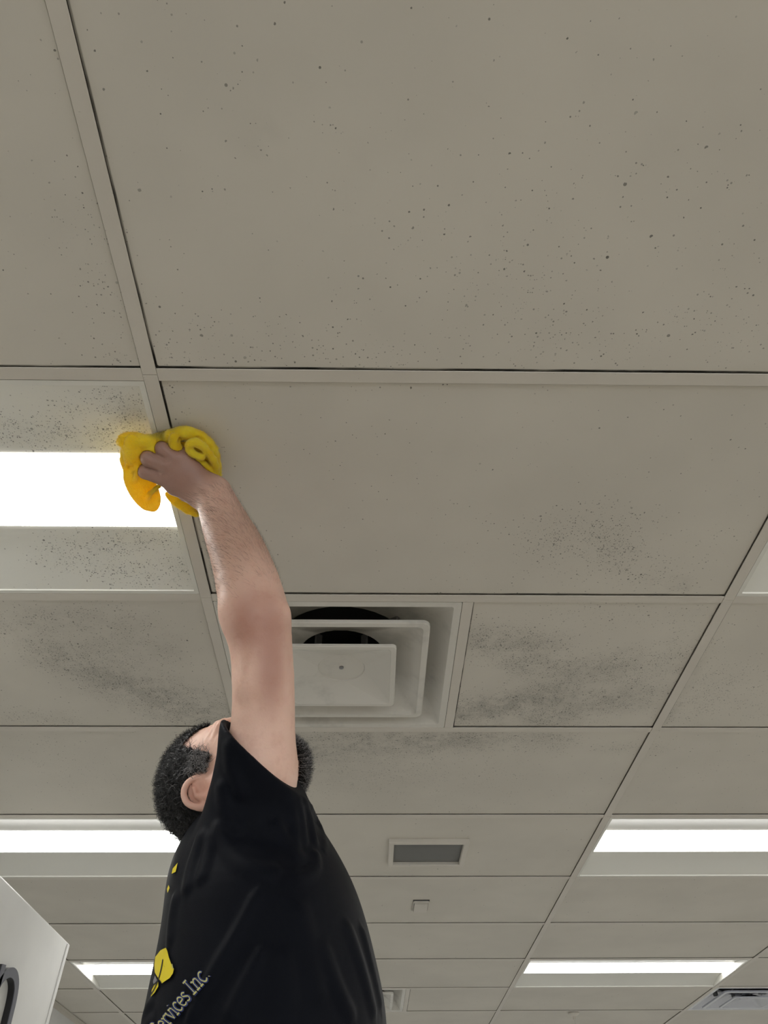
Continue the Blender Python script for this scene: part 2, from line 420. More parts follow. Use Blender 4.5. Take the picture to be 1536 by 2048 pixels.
# ------------------------------------------------------------------ small ceiling fittings
vr = empty('ceiling_vent', (VENT[0], VENT[1], ZC)); tag(vr, 'small square vent with grey recessed face and white frame', 'vent')
vx, vy = VENT[2], VENT[3]
fr = MB()
def rc(x, y, z): return [(-x, -y, z), (x, -y, z), (x, y, z), (-x, y, z)]
fr.loops([rc(vx, vy, .004), rc(vx, vy, -.009), rc(vx-.004, vy-.004, -.011), rc(vx-.018, vy-.018, -.011), rc(vx-.020, vy-.020, -.008), rc(vx-.020, vy-.020, .003)]).build('frame', M['tee'], vr)
g = MB(); n = 10; rows = []
for j in range(n+1):
    rows.append([((vx-.02)*(2*i/n-1), (vy-.02)*(2*j/n-1), .0025-.0135*(1-(2*i/n-1)**4)*(1-(2*j/n-1)**4)*.55) for i in range(n+1)])
g.loops(rows, closed=False).build('grey_face', M['ventgrey'], vr, smooth=True)
pl = empty('sensor_plate', (0.608, 2.786, ZC)); tag(pl, 'tiny square cover plate with dark gaps, beyond the small vent', 'cover plate')
MB().box(-.036, .036, -.072, .072, .0008, .004).build('recess', M['black'], pl)
MB().box(-.030, .030, -.050, .060, -.010, .002).build('cover', M['tee'], pl, .003)
MB().box(-.032, .032, -.066, -.056, -.006, .002).build('latch', M['tee'], pl, .001)
for s in (-1, 1): MB().box(s*.034-.002, s*.034+.002, -.06, .066, -.004, .003).build('rail', M['tee'], pl)
hk = empty('ceiling_hook', (1.722, 4.93, ZC)); tag(hk, 'tiny white ceiling hook with a thin hanging wire, bottom right', 'hook')
MB().loops([[(r_*math.cos(a), r_*math.sin(a), z) for a in [k*math.pi/6 for k in range(12)]] for r_, z in ((.035, 0), (.035, -.006), (.022, -.016), (.010, -.020), (.010, -.036))], cap1=True).build('rosette', M['tee'], hk, smooth=True)
MB().tube([(0, 0, -.03), (.004, .01, -.25), (.006, .012, -.55)], .0022, 6).build('wire', M['tee'], hk)

# ------------------------------------------------------------------ white sign panel at the left
PX = -0.611; PZ = 2.35; PY1 = 1.995
sg = empty('sign_panel', (PX-.15, 1.2, 0)); tag(sg, 'tall white panel with black outlined letters at the lower left', 'sign')
def pbox(name, mat, x0, x1, y0, y1, z0, z1, b=0):
    o = box(name, mat, sg, x0-(PX-.15), x1-(PX-.15), y0-1.2, y1-1.2, z0, z1, b); return o
pbox('body', M['panel'], PX-.30, PX, .45, PY1, 0, PZ, .004)
pbox('edge_trim', M['panel'], PX, PX+.004, PY1-.022, PY1-.002, .02, PZ-.004, .0015)
arch = [(-22, 2040), (-14, 2005), (-5, 1975), (4, 1958), (14, 1948), (24, 1945), (31, 1953), (33, 1972), (29, 2000), (22, 2030), (12, 2070), (2, 2110)]
stem = [(8, 1929), (-2, 1965), (-14, 2005), (-26, 2050), (-40, 2110)]
def stroke(pxs, half, x0, x1, name, mat, sub=4):
    P = [on_x(x, y, PX+.018) for x, y in pxs]; Q = []
    for i in range(len(P)-1):                                          # Catmull-Rom
        p0, p1, p2, p3 = P[max(i-1, 0)], P[i], P[i+1], P[min(i+2, len(P)-1)]
        for k in range(sub):
            t = k/sub; Q.append(.5*((2*p1)+(-p0+p2)*t+(2*p0-5*p1+4*p2-p3)*t*t+(-p0+3*p1-3*p2+p3)*t**3))
    Q.append(P[-1]); L = []; R = []
    for i, q in enumerate(Q):
        t = Q[min(i+1, len(Q)-1)]-Q[max(i-1, 0)]; t /= np.linalg.norm(t); nrm = np.array([0, -t[2], t[1]])
        L.append(q+nrm*half); R.append(q-nrm*half)
    rings = [[(PX+x0, l[1], l[2]), (PX+x1, l[1], l[2]), (PX+x1, r_[1], r_[2]), (PX+x0, r_[1], r_[2])] for l, r_ in zip(L, R)]
    o = MB().loops(rings, True, True, True).build(name, mat, None)
    o.data.transform(Matrix.Translation((-(PX-.15), -1.2, 0))); o.parent = sg
    return o
for path in (arch, stem):
    stroke(path, .0115, 0, .018, 'letter_return', M['black']); stroke(path, .0117, .0175, .0195, 'letter_face', M['greyreturn'])
#PERSON#
# ------------------------------------------------------------------ signed-distance modelling
def nrm(v): v = np.asarray(v, float); return v/np.linalg.norm(v)
def smin(a, b, k):
    if k <= 0: return np.minimum(a, b)
    h = np.clip(.5+.5*(b-a)/k, 0, 1)
    return b*(1-h)+a*h-k*h*(1-h)
def smax(a, b, k): return -smin(-a, -b, k)
def cone(P, a, b, ra, rb, flat=None):
    """tapered capsule; flat=(axis, factor) squeezes its section along an axis"""
    a = np.asarray(a); b = np.asarray(b); d = b-a
    t = np.clip(((P-a)@d)/(d@d), 0, 1); q = P-a-t[:, None]*d
    if flat is not None: q = q+((q@flat[0])*(1/flat[1]-1))[:, None]*flat[0]
    return np.sqrt((q*q).sum(1))-(ra+(rb-ra)*t)
def chain(P, pts, rad, flat=None, k=0.0):
    d = None
    for i in range(len(pts)-1):
        c = cone(P, pts[i], pts[i+1], rad[i], rad[i+1], flat)
        d = c if d is None else smin(d, c, k)
    return d
def ell(P, c, R, s):
    """ellipsoid at c; rows of R are its axes, s its half sizes"""
    q = ((P-c)@np.asarray(R).T)/s; k0 = np.sqrt((q*q).sum(1)); k1 = np.sqrt(((q/s)**2).sum(1))+1e-9
    return k0*(k0-1)/k1
def spline(P, n):
    """Catmull-Rom through rows of P"""
    P = np.asarray(P, float); out = []
    for i in range(len(P)-1):
        p0, p1, p2, p3 = P[max(i-1, 0)], P[i], P[i+1], P[min(i+2, len(P)-1)]
        for k in range(n):
            t = k/n; out.append(.5*((2*p1)+(-p0+p2)*t+(2*p0-5*p1+4*p2-p3)*t*t+(-p0+3*p1-3*p2+p3)*t**3))
    out.append(P[-1]); return np.array(out)
I3 = np.eye(3)
def surface(sdf, lo, hi, h, lip=1.6):
    """naive surface nets over the blocks that the surface crosses"""
    B = 8; lo = np.asarray(lo, float); n = np.ceil((np.asarray(hi)-lo)/(h*B)).astype(int)
    idx = np.stack(np.meshgrid(*[np.arange(k) for k in n], indexing='ij'), -1).reshape(-1, 3)
    for cut in (4, 2, 1):                                              # coarse to fine culling
        if cut > 1:
            cc = np.unique(idx//cut, axis=0); ctr = lo+(cc+.5)*h*B*cut
            keep = cc[np.abs(sdf(ctr)) < h*B*cut*.87*lip]
            off = np.stack(np.meshgrid(*[np.arange(cut)]*3, indexing='ij'), -1).reshape(-1, 3)
            idx = (keep[:, None]*cut+off).reshape(-1, 3); idx = idx[(idx < n).all(1)]
        else:
            idx = idx[np.abs(sdf(lo+(idx+.5)*h*B)) < h*B*.87*lip]
    g = np.stack(np.meshgrid(*[np.arange(B+1)]*3, indexing='ij'), -1).reshape(-1, 3)
    V = np.empty((len(idx), (B+1)**3), np.float32)
    for i in range(0, len(idx), 400):
        q = idx[i:i+400]; pts = lo+(q[:, None]*B+g)*h
        V[i:i+400] = sdf(pts.reshape(-1, 3)).reshape(len(q), -1)
    V = V.reshape(-1, B+1, B+1, B+1); S = V < 0
    cnt = sum(S[:, i:i+B, j:j+B, k:k+B].astype(np.int8) for i in (0, 1) for j in (0, 1) for k in (0, 1))
    act = np.argwhere((cnt > 0) & (cnt < 8)); b, ci, cj, ck = act.T
    acc = np.zeros((len(act), 3)); num = np.zeros(len(act))
    cor = [(i, j, k) for i in (0, 1) for j in (0, 1) for k in (0, 1)]
    for p in cor:
        for ax in range(3):
            if p[ax]: continue
            q = list(p); q[ax] = 1
            va = V[b, ci+p[0], cj+p[1], ck+p[2]]; vb = V[b, ci+q[0], cj+q[1], ck+q[2]]
            m = (va < 0) != (vb < 0); t = np.where(m, va/np.where(m, va-vb, 1), 0)
            e = np.array(p, float)[None]+np.zeros((len(act), 3)); e[:, ax] = t
            acc += e*m[:, None]; num += m
    cell = idx[b]*B+np.stack([ci, cj, ck], 1)
    verts = lo+(cell+acc/num[:, None])*h
    D = n*B+2; key = lambda c: ((c[:, 0]+1)*D[1]+(c[:, 1]+1))*D[2]+(c[:, 2]+1)
    kk = key(cell); order = np.argsort(kk); ks = kk[order]
    faces = []
    for ax in range(3):
        o1, o2 = [(1, 2), (2, 0), (0, 1)][ax]
        sl = [slice(0, B)]*3; s2 = list(sl); s2[ax] = slice(1, B+1)
        A = S[(slice(None), *sl)]; Bv = S[(slice(None), *s2)]
        e = np.argwhere(A != Bv); eb = e[:, 0]; gc = idx[eb]*B+e[:, 1:]
        inside = A[eb, e[:, 1], e[:, 2], e[:, 3]]
        quad = []
        for d1, d2 in ((0, 0), (-1, 0), (-1, -1), (0, -1)):
            c = gc.copy(); c[:, o1] += d1; c[:, o2] += d2
            k = key(c); pos = np.clip(np.searchsorted(ks, k), 0, len(ks)-1)
            quad.append(np.where(ks[pos] == k, order[pos], -1))
        quad = np.stack(quad, 1); ok = (quad >= 0).all(1); quad = quad[ok]; inside = inside[ok]
        quad[~inside] = quad[~inside][:, ::-1]
        faces.append(quad)
    return verts, np.concatenate(faces)
def np_mesh(name, verts, faces):
    me = bpy.data.meshes.new(name)
    me.vertices.add(len(verts)); me.vertices.foreach_set('co', np.ascontiguousarray(verts, dtype=np.float32).ravel())
    k = faces.shape[1]
    me.loops.add(len(faces)*k); me.loops.foreach_set('vertex_index', np.ascontiguousarray(faces, dtype=np.int32).ravel())
    me.polygons.add(len(faces)); me.polygons.foreach_set('loop_start', np.arange(0, len(faces)*k, k, dtype=np.int32))
    me.polygons.foreach_set('use_smooth', np.ones(len(faces), dtype=bool))
    me.update(calc_edges=True); me.validate()
    return me
def grad(sdf, P, e=.0015):
    g = np.stack([sdf(P+np.eye(3)[i]*e)-sdf(P-np.eye(3)[i]*e) for i in range(3)], 1)
    return g/(np.linalg.norm(g, axis=1, keepdims=True)+1e-9)
def trace(sdf, x, y, t0=.75, t1=1.8):
    """first point of a modelled surface along a line of sight"""
    p, ok = trace_many(sdf, np.array([[x, y]], float), t0, t1)
    return p[0] if ok[0] else None
def trace_many(sdf, Q, t0=.75, t1=1.8):
    d = AF[None]+AR[None]*((Q[:, :1]-768)/F_PX)-AU[None]*((Q[:, 1:]-1024)/F_PX); t = np.full(len(Q), t0)
    live = np.arange(len(Q))
    for _ in range(120):
        v = sdf(CAM+d[live]*t[live, None]); t[live] += np.where(v < .0004, 0, v*.65)
        live = live[(v >= .0004) & (t[live] < t1)]
        if not len(live): break
    return CAM+d*t[:, None], t < t1

# ------------------------------------------------------------------ the man: skeleton
WR = at(428, 988, 1.325); EL = at(512, 1222, 1.205); SH = at(512, 1556, 1.13)
HC = at(438, 1562, 1.225)                                              # middle of the skull
H_R = nrm(-AF*.93-AR*.11+AU*.30); H_U = -AR*.97+AF*.13+AU*.17; H_U = nrm(H_U-H_R*(H_U@H_R)); H_F = np.cross(H_U, H_R)
if H_F@AU < 0: H_F = -H_F
HR = np.array([H_R, H_F, H_U])                                         # local axes: right, forward, up
def hp(a, f, p): return HC+H_R*a+H_F*f+H_U*p
TC = np.array([0.215, 0.560])                                          # torso axis in plan
NECK = np.array([0.13, 0.545, 2.185])

# right arm: outline measured along the limb
ARM_PX = [(428, 990, .034, 1.325), (452, 1050, .0425, 1.292), (474, 1100, .0485, 1.265), (491, 1150, .0525, 1.24), (504, 1200, .0555, 1.215), (514, 1245, .0555, 1.20), (523, 1300, .0510, 1.185), (527, 1380, .0500, 1.165), (526, 1450, .0510, 1.15), (520, 1520, .0535, 1.135), (505, 1580, .058, 1.125)]
_arm = spline([np.append(at(x, y, z), r) for x, y, r, z in ARM_PX], 3)
ARM_P, ARM_R = _arm[:, :3], _arm[:, 3]
# hand: wrist -> knuckles -> finger joints, index to little finger
FING = [
    [(350, 972, 1.318, .0160), (331, 958, 1.312, .0138), (291, 944, 1.318, .0132), (289, 932, 1.345, .0125), (306, 930, 1.362, .0105)],
    [(358, 958, 1.312, .0160), (338, 934, 1.304, .0142), (297, 918, 1.306, .0138), (293, 909, 1.333, .0130), (310, 908, 1.350, .0105)],
    [(370, 946, 1.312, .0155), (352, 918, 1.304, .0135), (326, 899, 1.303, .0130), (320, 891, 1.326, .0120), (332, 890, 1.340, .0105)],
    [(386, 940, 1.316, .0140), (372, 914, 1.311, .0125), (350, 895, 1.314, .0115), (344, 886, 1.332, .0105), (354, 890, 1.342, .0095)]]
THUMB = [(402, 1004, 1.338, .0150), (372, 988, 1.352, .0140), (345, 970, 1.365, .0120), (322, 955, 1.370, .0105)]
def hand_sdf(P):
    d = None
    for fg in FING:
        pts = [WR+(at(*fg[0][:3])-WR)*.12, at(*fg[0][:3])]+[at(*q[:3]) for q in fg[1:]]
        rad = [.020, .0165]+[q[3] for q in fg[1:]]
        palm = chain(P, pts[:3], rad[:3], None, .006)
        fing = chain(P, pts[2:], rad[2:], None, .003)
        c = smin(palm, fing, .004)
        d = (palm, fing) if d is None else (smin(d[0], palm, .016), np.minimum(d[1], fing))
    palm, fing = d
    palm = smin(palm, cone(P, at(395, 990, 1.328), at(350, 945, 1.326), .022, .021), .016)
    th = chain(P, [at(*q[:3]) for q in THUMB], [q[3] for q in THUMB], None, .004)
    return smax(smin(smin(palm, fing, .005), th, .008), P[:, 2]-(ZC-.006), .003)
def head_sdf(P):
    Q = (P-HC)@HR.T; o = np.zeros(3)
    def e(c, s): return ell(Q, np.array(c), I3, np.array(s))
    d = e((0, -.006, .006), (.076, .095, .094))                        # skull
    d = smin(d, e((0, .030, -.045), (.062, .062, .075)), .035)         # face
    d = smin(d, e((0, .050, -.112), (.036, .032, .026)), .03)          # chin
    d = smin(d, e((0, .020, -.095), (.056, .055, .030)), .03)          # jaw
    d = smin(d, e((0, .088, .012), (.040, .012, .012)), .022)          # brow
    for s in (-1, 1):
        d = smax(d, -e((s*.032, .100, -.014), (.017, .014, .011)), .016)   # eye sockets
        d = smin(d, e((s*.045, .066, -.040), (.020, .018, .018)), .02)     # cheekbones
        # ear: rim, fold, hollow and lobe
        x = s*.080
        rim = [(s*.074, .010, -.010), (s*.080, .008, .010), (s*.086, -.003, .022), (s*.090, -.018, .023), (s*.093, -.031, .012), (s*.092, -.034, -.006), (s*.087, -.027, -.023), (s*.082, -.013, -.035), (s*.078, -.002, -.038)]
        rr = spline([(*q, w_) for q, w_ in zip(rim, [.0036, .0042, .0048, .0050, .0050, .0048, .0046, .0062, .0050])], 3)
        er = chain(Q, rr[:, :3], rr[:, 3], None, .001)
        er = smin(er, ell(Q, np.array((s*.080, -.014, -.006)), I3, np.array((.0050, .021, .027))), .003)
        fold = chain(Q, [np.array(q) for q in ((s*.088, -.008, .010), (s*.089, -.019, .002), (s*.087, -.019, -.014), (s*.083, -.009, -.026))], [.003, .0034, .0034, .003])
        er = smin(er, fold, .004)
        er = smin(er, ell(Q, np.array((s*.079, .006, -.015)), I3, np.array((.006, .005, .007))), .005)
        d = smin(d, er, .006)
    fz = np.clip((Q[:, 1]-.055)/.02, 0, 1)*np.clip((Q[:, 2]+.002)/.012, 0, 1)*np.clip((.052-Q[:, 2])/.012, 0, 1)
    d = d+.0007*fz*np.sin(Q[:, 2]*640+Q[:, 0]*40)                     # lines across the forehead
    nose = chain(Q, [np.array(q) for q in ((0, .096, .000), (0, .110, -.025), (0, .118, -.040))], [.009, .011, .014])
    for s in (-1, 1): nose = smin(nose, e((s*.013, .106, -.043), (.009, .011, .008)), .006)
    d = smin(d, nose, .012)
    d = smin(d, e((0, .094, -.066), (.026, .010, .006)), .008); d = smin(d, e((0, .091, -.079), (.023, .010, .007)), .008)
    d = smax(d, -e((0, .104, -.0725), (.024, .010, .0018)), .004)
    return d
LSH = np.array([0.205, 0.750, 2.175])                                  # left shoulder
def union(P, groups):
    """smooth union of groups (centre, radius, blend, sdf); each is only worked out near its own bounding ball"""
    d = np.full(len(P), 10.); far = np.full(len(P), 10.)
    for c, R, k, fn in groups:
        db = np.linalg.norm(P-c, axis=1)-R; m = (db < .06) & (db < d+.05)
        far = np.where(db >= .06, np.minimum(far, db), far)
        if m.any(): d[m] = smin(d[m], fn(P[m]), k)
    return np.minimum(d, far)
LA = [LSH, np.array([.26, .80, 1.90]), np.array([.38, .735, 1.70]), np.array([.41, .725, 1.665])]
def lhand_sdf(P):
    d = ell(P, np.array([.435, .715, 1.635]), np.array([nrm([.5, -.1, -.6]), nrm([.77, 0, .64]), nrm([.06, 1, 0])]), np.array([.048, .016, .04]))
    for k in range(4):
        a = np.array([.450, .690+.018*k, 1.610]); d = smin(d, chain(P, [a, a+np.array([.018, 0, -.036]), a+np.array([.008, 0, -.064+.003*abs(k-1)])], [.010, .009, .0075]), .004)
    return smin(d, chain(P, [np.array([.41, .70, 1.65]), np.array([.425, .665, 1.625]), np.array([.44, .655, 1.595])], [.013, .011, .009]), .006)
BACKX = np.array([AR, AU, AF])
def elbow_sdf(P):
    d = ell(P, at(510, 1240, 1.172), BACKX, np.array([.020, .022, .016]))
    d = smin(d, ell(P, at(556, 1228, 1.178), BACKX, np.array([.014, .020, .012])), .012)
    d = smin(d, ell(P, at(466, 1226, 1.19), BACKX, np.array([.013, .018, .012])), .012)
    return smin(d, cone(P, at(517, 1260, 1.160), at(500, 1370, 1.132), .009, .010), .012)     # triceps tendon
seg = lambda i, j: (lambda P: chain(P, ARM_P[i:j+1], ARM_R[i:j+1]))
BG = []
for i in range(0, len(ARM_P)-1, 5):
    j = min(i+5, len(ARM_P)-1); c_ = (ARM_P[i]+ARM_P[j])/2; BG.append((c_, np.linalg.norm(ARM_P[i]-ARM_P[j])/2+.065, .002, seg(i, j)))
BG += [(at(512, 1270, 1.17), .09, .030, elbow_sdf), (at(355, 940, 1.33), .10, .018, hand_sdf), (HC, .15, .004, head_sdf),
       ((hp(0, -.03, -.055)+NECK)/2, .13, .03, lambda P: cone(P, hp(0, -.030, -.055), NECK, .056, .064)),
       ((SH+np.array([.16, .55, 2.16]))/2, .18, .04, lambda P: cone(P, SH, np.array([.16, .55, 2.16]), .055, .06)),
       ((LSH+np.array([.16, .55, 2.16]))/2, .18, .04, lambda P: cone(P, LSH, np.array([.16, .55, 2.16]), .055, .06)),
       (np.array([.19, .56, 2.04]), .17, .04, lambda P: ell(P, np.array([.19, .56, 2.04]), I3, np.array([.10, .15, .15]))),
       ((LA[0]+LA[3])/2, .36, .03, lambda P: chain(P, LA, [.052, .043, .029, .026], None, .02)),
       (np.array([.44, .71, 1.60]), .10, .015, lhand_sdf)]
def body_sdf(P): return union(P, BG)
# ---- shirt
SIL = [(1440, 450, 520), (1560, 440, 585), (1600, 432, 602), (1650, 404, 634), (1700, 370, 666), (1750, 348, 695), (1800, 336, 716), (1850, 334, 732), (1900, 328, 746), (1950, 319, 760), (2000, 309, 770), (2048, 298, 780)]
_z, _x0, _x1 = [], [], []
for y, xl, xr in SIL:
    a, b = on_y(xl, y, TC[1]), on_y(xr, y, TC[1]); _z.append((a[2]+b[2])/2); _x0.append(a[0]); _x1.append(b[0])
_z = np.array(_z); _cx = (np.array(_x0)+np.array(_x1))/2; _ax = (np.array(_x1)-np.array(_x0))/2
ZT = np.array([2.30, 2.235, 2.20, 2.15, 2.10, 2.05, 2.0, 1.95, 1.90, 1.80, 1.68, 1.55, 1.46, 1.40])
def _ext(z, v, tail):                                                  # measured part, then on down to the hem
    o = np.argsort(_z); zz, vv = _z[o], v[o]
    return np.array([np.interp(q, zz, vv) if q >= zz[0] else None for q in z]), zz[0], vv[0]
zlow = _z.min()
CXT = [float(np.interp(q, _z[::-1], _cx[::-1])) for q in ZT]; AXT = [float(np.interp(q, _z[::-1], _ax[::-1])) for q in ZT]
for i, q in enumerate(ZT):
    if q < zlow-.001:
        t = (zlow-q)/(zlow-1.40); AXT[i] = AXT[i]*(1+.04*math.sin(t*math.pi)-.10*t); CXT[i] = CXT[i]-.02*t
AYT = [.05, .08, .11, .150, .182, .206, .226, .228, .230, .232, .232, .228, .222, .215]
ZS = np.linspace(1.40, 2.30, 60)
def _sm(v): 
    q = np.interp(ZS, ZT[::-1], v[::-1]); k = np.array([1, 2, 3, 2, 1])/9.; return np.convolve(np.pad(q, 2, mode='edge'), k, 'valid')
CXS, AXS, AYS = _sm(CXT), _sm(AXT), _sm(AYT)
HEM_L, HEM_N, HEM_R = at(455, 1445, 1.150), at(508, 1513, 1.085), at(574, 1566, 1.100)
hem_n = nrm(np.cross(HEM_N-HEM_L, HEM_R-HEM_L))
if hem_n@(EL-SH) < 0: hem_n = -hem_n
SL_A = at(520, 1630, 1.12); SL_B = at(527, 1470, 1.14); SL_C = at(530, 1400, 1.16)
FOLDS = [  # (pixel path, ridge radius, how far it stands out)
    ([(522, 1775), (470, 1870), (420, 1955), (372, 2050)], .007, .0036), ([(530, 1890), (495, 1960), (450, 2050)], .007, .0034),
    ([(430, 1640), (455, 1700), (500, 1735), (560, 1745)], .012, .0034), ([(405, 1660), (385, 1720), (372, 1790)], .012, .0040), ([(425, 1660), (412, 1720), (400, 1760)], .010, .0030),
    ([(592, 1590), (604, 1640), (608, 1690)], .008, .0036), ([(604, 1590), (622, 1640), (632, 1690)], .007, .0032), ([(580, 1590), (590, 1650), (592, 1700)], .007, .0026),
    ([(615, 1600), (640, 1650), (650, 1700)], .007, .0030), ([(632, 1700), (634, 1730), (615, 1750), (590, 1754)], .006, .0016),
    ([(455, 1480), (462, 1540), (490, 1600)], .012, .0030), ([(440, 1560), (450, 1620), (480, 1665)], .012, .0034), ([(545, 1640), (575, 1690), (600, 1715)], .012, .0026),
    ([(640, 1880), (670, 1960), (710, 2050)], .013, .0036), ([(690, 1840), (722, 1930), (752, 2050)], .013, .0034), ([(720, 1850), (742, 1930), (765, 2030)], .009, .0028),
    ([(352, 1790), (342, 1840), (338, 1890)], .012, .0024), ([(300, 2010), (292, 2040), (300, 2060)], .014, .005), ([(590, 1800), (620, 1900), (640, 2010)], .02, .0026), ([(560, 1900), (570, 1980), (560, 2050)], .02, .002)]
FOLD3 = []
def torso_sdf(P):
    z = P[:, 2]; cx = np.interp(z, ZS, CXS); ax = np.interp(z, ZS, AXS); ay = np.interp(z, ZS, AYS)
    q = (np.abs((P[:, 0]-cx)/ax)**2.1+np.abs((P[:, 1]-TC[1])/ay)**2.1)**(1/2.1)
    return (q-1)*np.minimum(ax, ay)*.9
def shirt_solid(P):
    d = smax(torso_sdf(P), P[:, 2]-2.215, .05)
    sl = chain(P, [SL_A, SL_B, SL_C], [.074, .0635, .061], None, .01)
    d = smin(d, sl, .030)
    d = smin(d, chain(P, [at(502, 1436, 1.145), at(490, 1500, 1.125), at(470, 1590, 1.105), at(455, 1680, 1.08)], [.030, .031, .034, .034]), .030)
    lsl = cone(P, LSH+np.array([-.01, -.05, 0]), np.array([.25, .79, 1.97]), .085, .075)
    return smin(d, lsl, .04)
def shirt_outer(P):
    d = shirt_solid(P)
    for pts, r in FOLD3: 
        lo_, hi_ = pts.min(0)-.05, pts.max(0)+.05
        m = ((P > lo_) & (P < hi_)).all(1)
        if m.any(): d[m] = smin(d[m], chain(P[m], pts, [r*.25]+[r]*(len(pts)-2)+[r*.3]), .009)
    return d
for pxs, r, out in FOLDS:
    pts = [trace(shirt_solid, x, y) for x, y in pxs]
    if any(p is None for p in pts): pts = [p for p in pts if p is not None]
    if len(pts) < 2: continue
    pts = np.array(pts); pts = pts-grad(shirt_solid, pts)*(r-out); pts = spline(pts, 3); FOLD3.append((pts, r))
def shirt_sdf(P):
    d = shirt_outer(P)
    # soft unevenness of worn cotton
    d = d+.0012*np.sin(P[:, 0]*31+P[:, 2]*17)*np.sin(P[:, 1]*27-P[:, 2]*23)
    cut = (P-HEM_N)@hem_n                                              # sleeve opening
    d = smax(d, np.where(np.linalg.norm(P-SL_B, axis=1) < .20, cut, -1), .003)
    inner = chain(P, [at(519, 1560, 1.128), at(527, 1470, 1.142), at(530, 1380, 1.165)], [.045, .0585, .060], None, .004)
    d = smax(d, -inner, .002)
    # neck opening, far sleeve opening, hem
    nk = -cone(P, NECK+np.array([.02, 0, -.05]), hp(0, -.02, -.06), .066, .075); d = np.where((P-CAM)@AF > 1.155, smax(d, nk, .004), d)
    d = smax(d, -cone(P, np.array([.245, .785, 1.985]), np.array([.29, .82, 1.80]), .062, .066), .003)
    c2 = (P-np.array([.25, .79, 1.95]))@nrm([.15, .25, -.9]); d = smax(d, np.where((P[:, 1] > .735) & (np.linalg.norm(P-np.array([.25, .80, 1.9]), axis=1) < .16) & (torso_sdf(P) > .004), c2, -1), .002)
    d = smax(d, 1.43-P[:, 2], .004)
    return d
def trouser_sdf(P):
    d = ell(P, np.array([.185, .56, 1.53]), I3, np.array([.165, .215, .16]))
    for s in (-1, 1):
        d = smin(d, chain(P, [np.array([.19, .56+s*.09, 1.56]), np.array([.215, .56+s*.105, 1.20]), np.array([.185, .56+s*.105, .80])], [.115, .088, .078]), .04)
    return smax(d, .785-P[:, 2], .004)

# ------------------------------------------------------------------ the man: materials
def skin_material():
    t = NT('skin'); pos = t.pos()
    n = t.noise(pos, 55.0, 4, 0.6); n2 = t.noise(pos, 11.0, 3, 0.55)
    col = t.mix(t.ramp(n2, .3, .7), (0.72, 0.46, 0.36), (0.78, 0.515, 0.41))
    col = t.mix(t.math('MULTIPLY', t.ramp(n, .45, .75), .35), col, (0.60, 0.32, 0.24))
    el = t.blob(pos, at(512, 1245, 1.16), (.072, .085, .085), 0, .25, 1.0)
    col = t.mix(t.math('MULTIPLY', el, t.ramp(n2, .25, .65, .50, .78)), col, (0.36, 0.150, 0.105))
    arm_shade = t.blob(pos, at(543, 1340, 1.12), (.036, .08, .115), 0, .15, 1.0)
    col = t.mix(t.math('MULTIPLY', arm_shade, .72), col, (0.40, 0.19, 0.145))  # form shading of the upper arm put into the skin as a reddish streak
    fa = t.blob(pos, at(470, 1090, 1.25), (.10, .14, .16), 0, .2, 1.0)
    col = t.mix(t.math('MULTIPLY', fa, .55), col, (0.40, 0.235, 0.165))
    hand_shade = t.blob(pos, at(355, 935, 1.32), (.12, .12, .09), 0, .45, 1.0)
    col = t.mix(t.math('MULTIPLY', hand_shade, .85), col, (0.255, 0.135, 0.102))  # hand darkened in the skin colour to stand in for its shade
    ear = t.blob(pos, hp(.085, -.015, -.005), (.04, .04, .04), 0, .3, 1.0)
    col = t.mix(t.math('MULTIPLY', ear, .45), col, (0.55, 0.22, 0.15))
    # forehead lines
    t.bump(t.math('ADD', t.math('MULTIPLY', n, .6), t.noise(pos, 260.0, 2)), .25, .0012)
    t.b.inputs['Subsurface Weight'].default_value = .12; t.b.inputs['Subsurface Radius'].default_value = (.010, .004, .002); t.b.inputs['Subsurface Scale'].default_value = .5
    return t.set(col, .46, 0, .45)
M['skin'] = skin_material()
def cotton():
    t = NT('black cotton jersey'); pos = t.pos()
    n = t.noise(pos, 700.0, 2)
    t.bump(n, .25, .0008)
    t.b.inputs['Sheen Weight'].default_value = .02; t.b.inputs['Sheen Roughness'].default_value = .5
    return t.set(t.mix(t.noise(pos, 12.0, 3), (.0022, .0028, .0055), (.0030, .0040, .0078)), .58, 0, .075)
M['cotton'] = cotton()
M['denim'] = plain('dark work trousers', (.02, .022, .03), .8)
M['hair_black'] = plain('black hair', (.006, .0055, .0065), .38)
M['hair_grey'] = plain('grey hair', (.30, .29, .29), .45)
M['arm_hair'] = plain('dark arm hair', (.035, .022, .016), .5)
M['shoe'] = plain('black shoe', (.015, .015, .016), .5)
M['eye'] = plain('eye white', (.75, .73, .70), .2)
M['iris'] = plain('brown iris', (.05, .025, .015), .2)

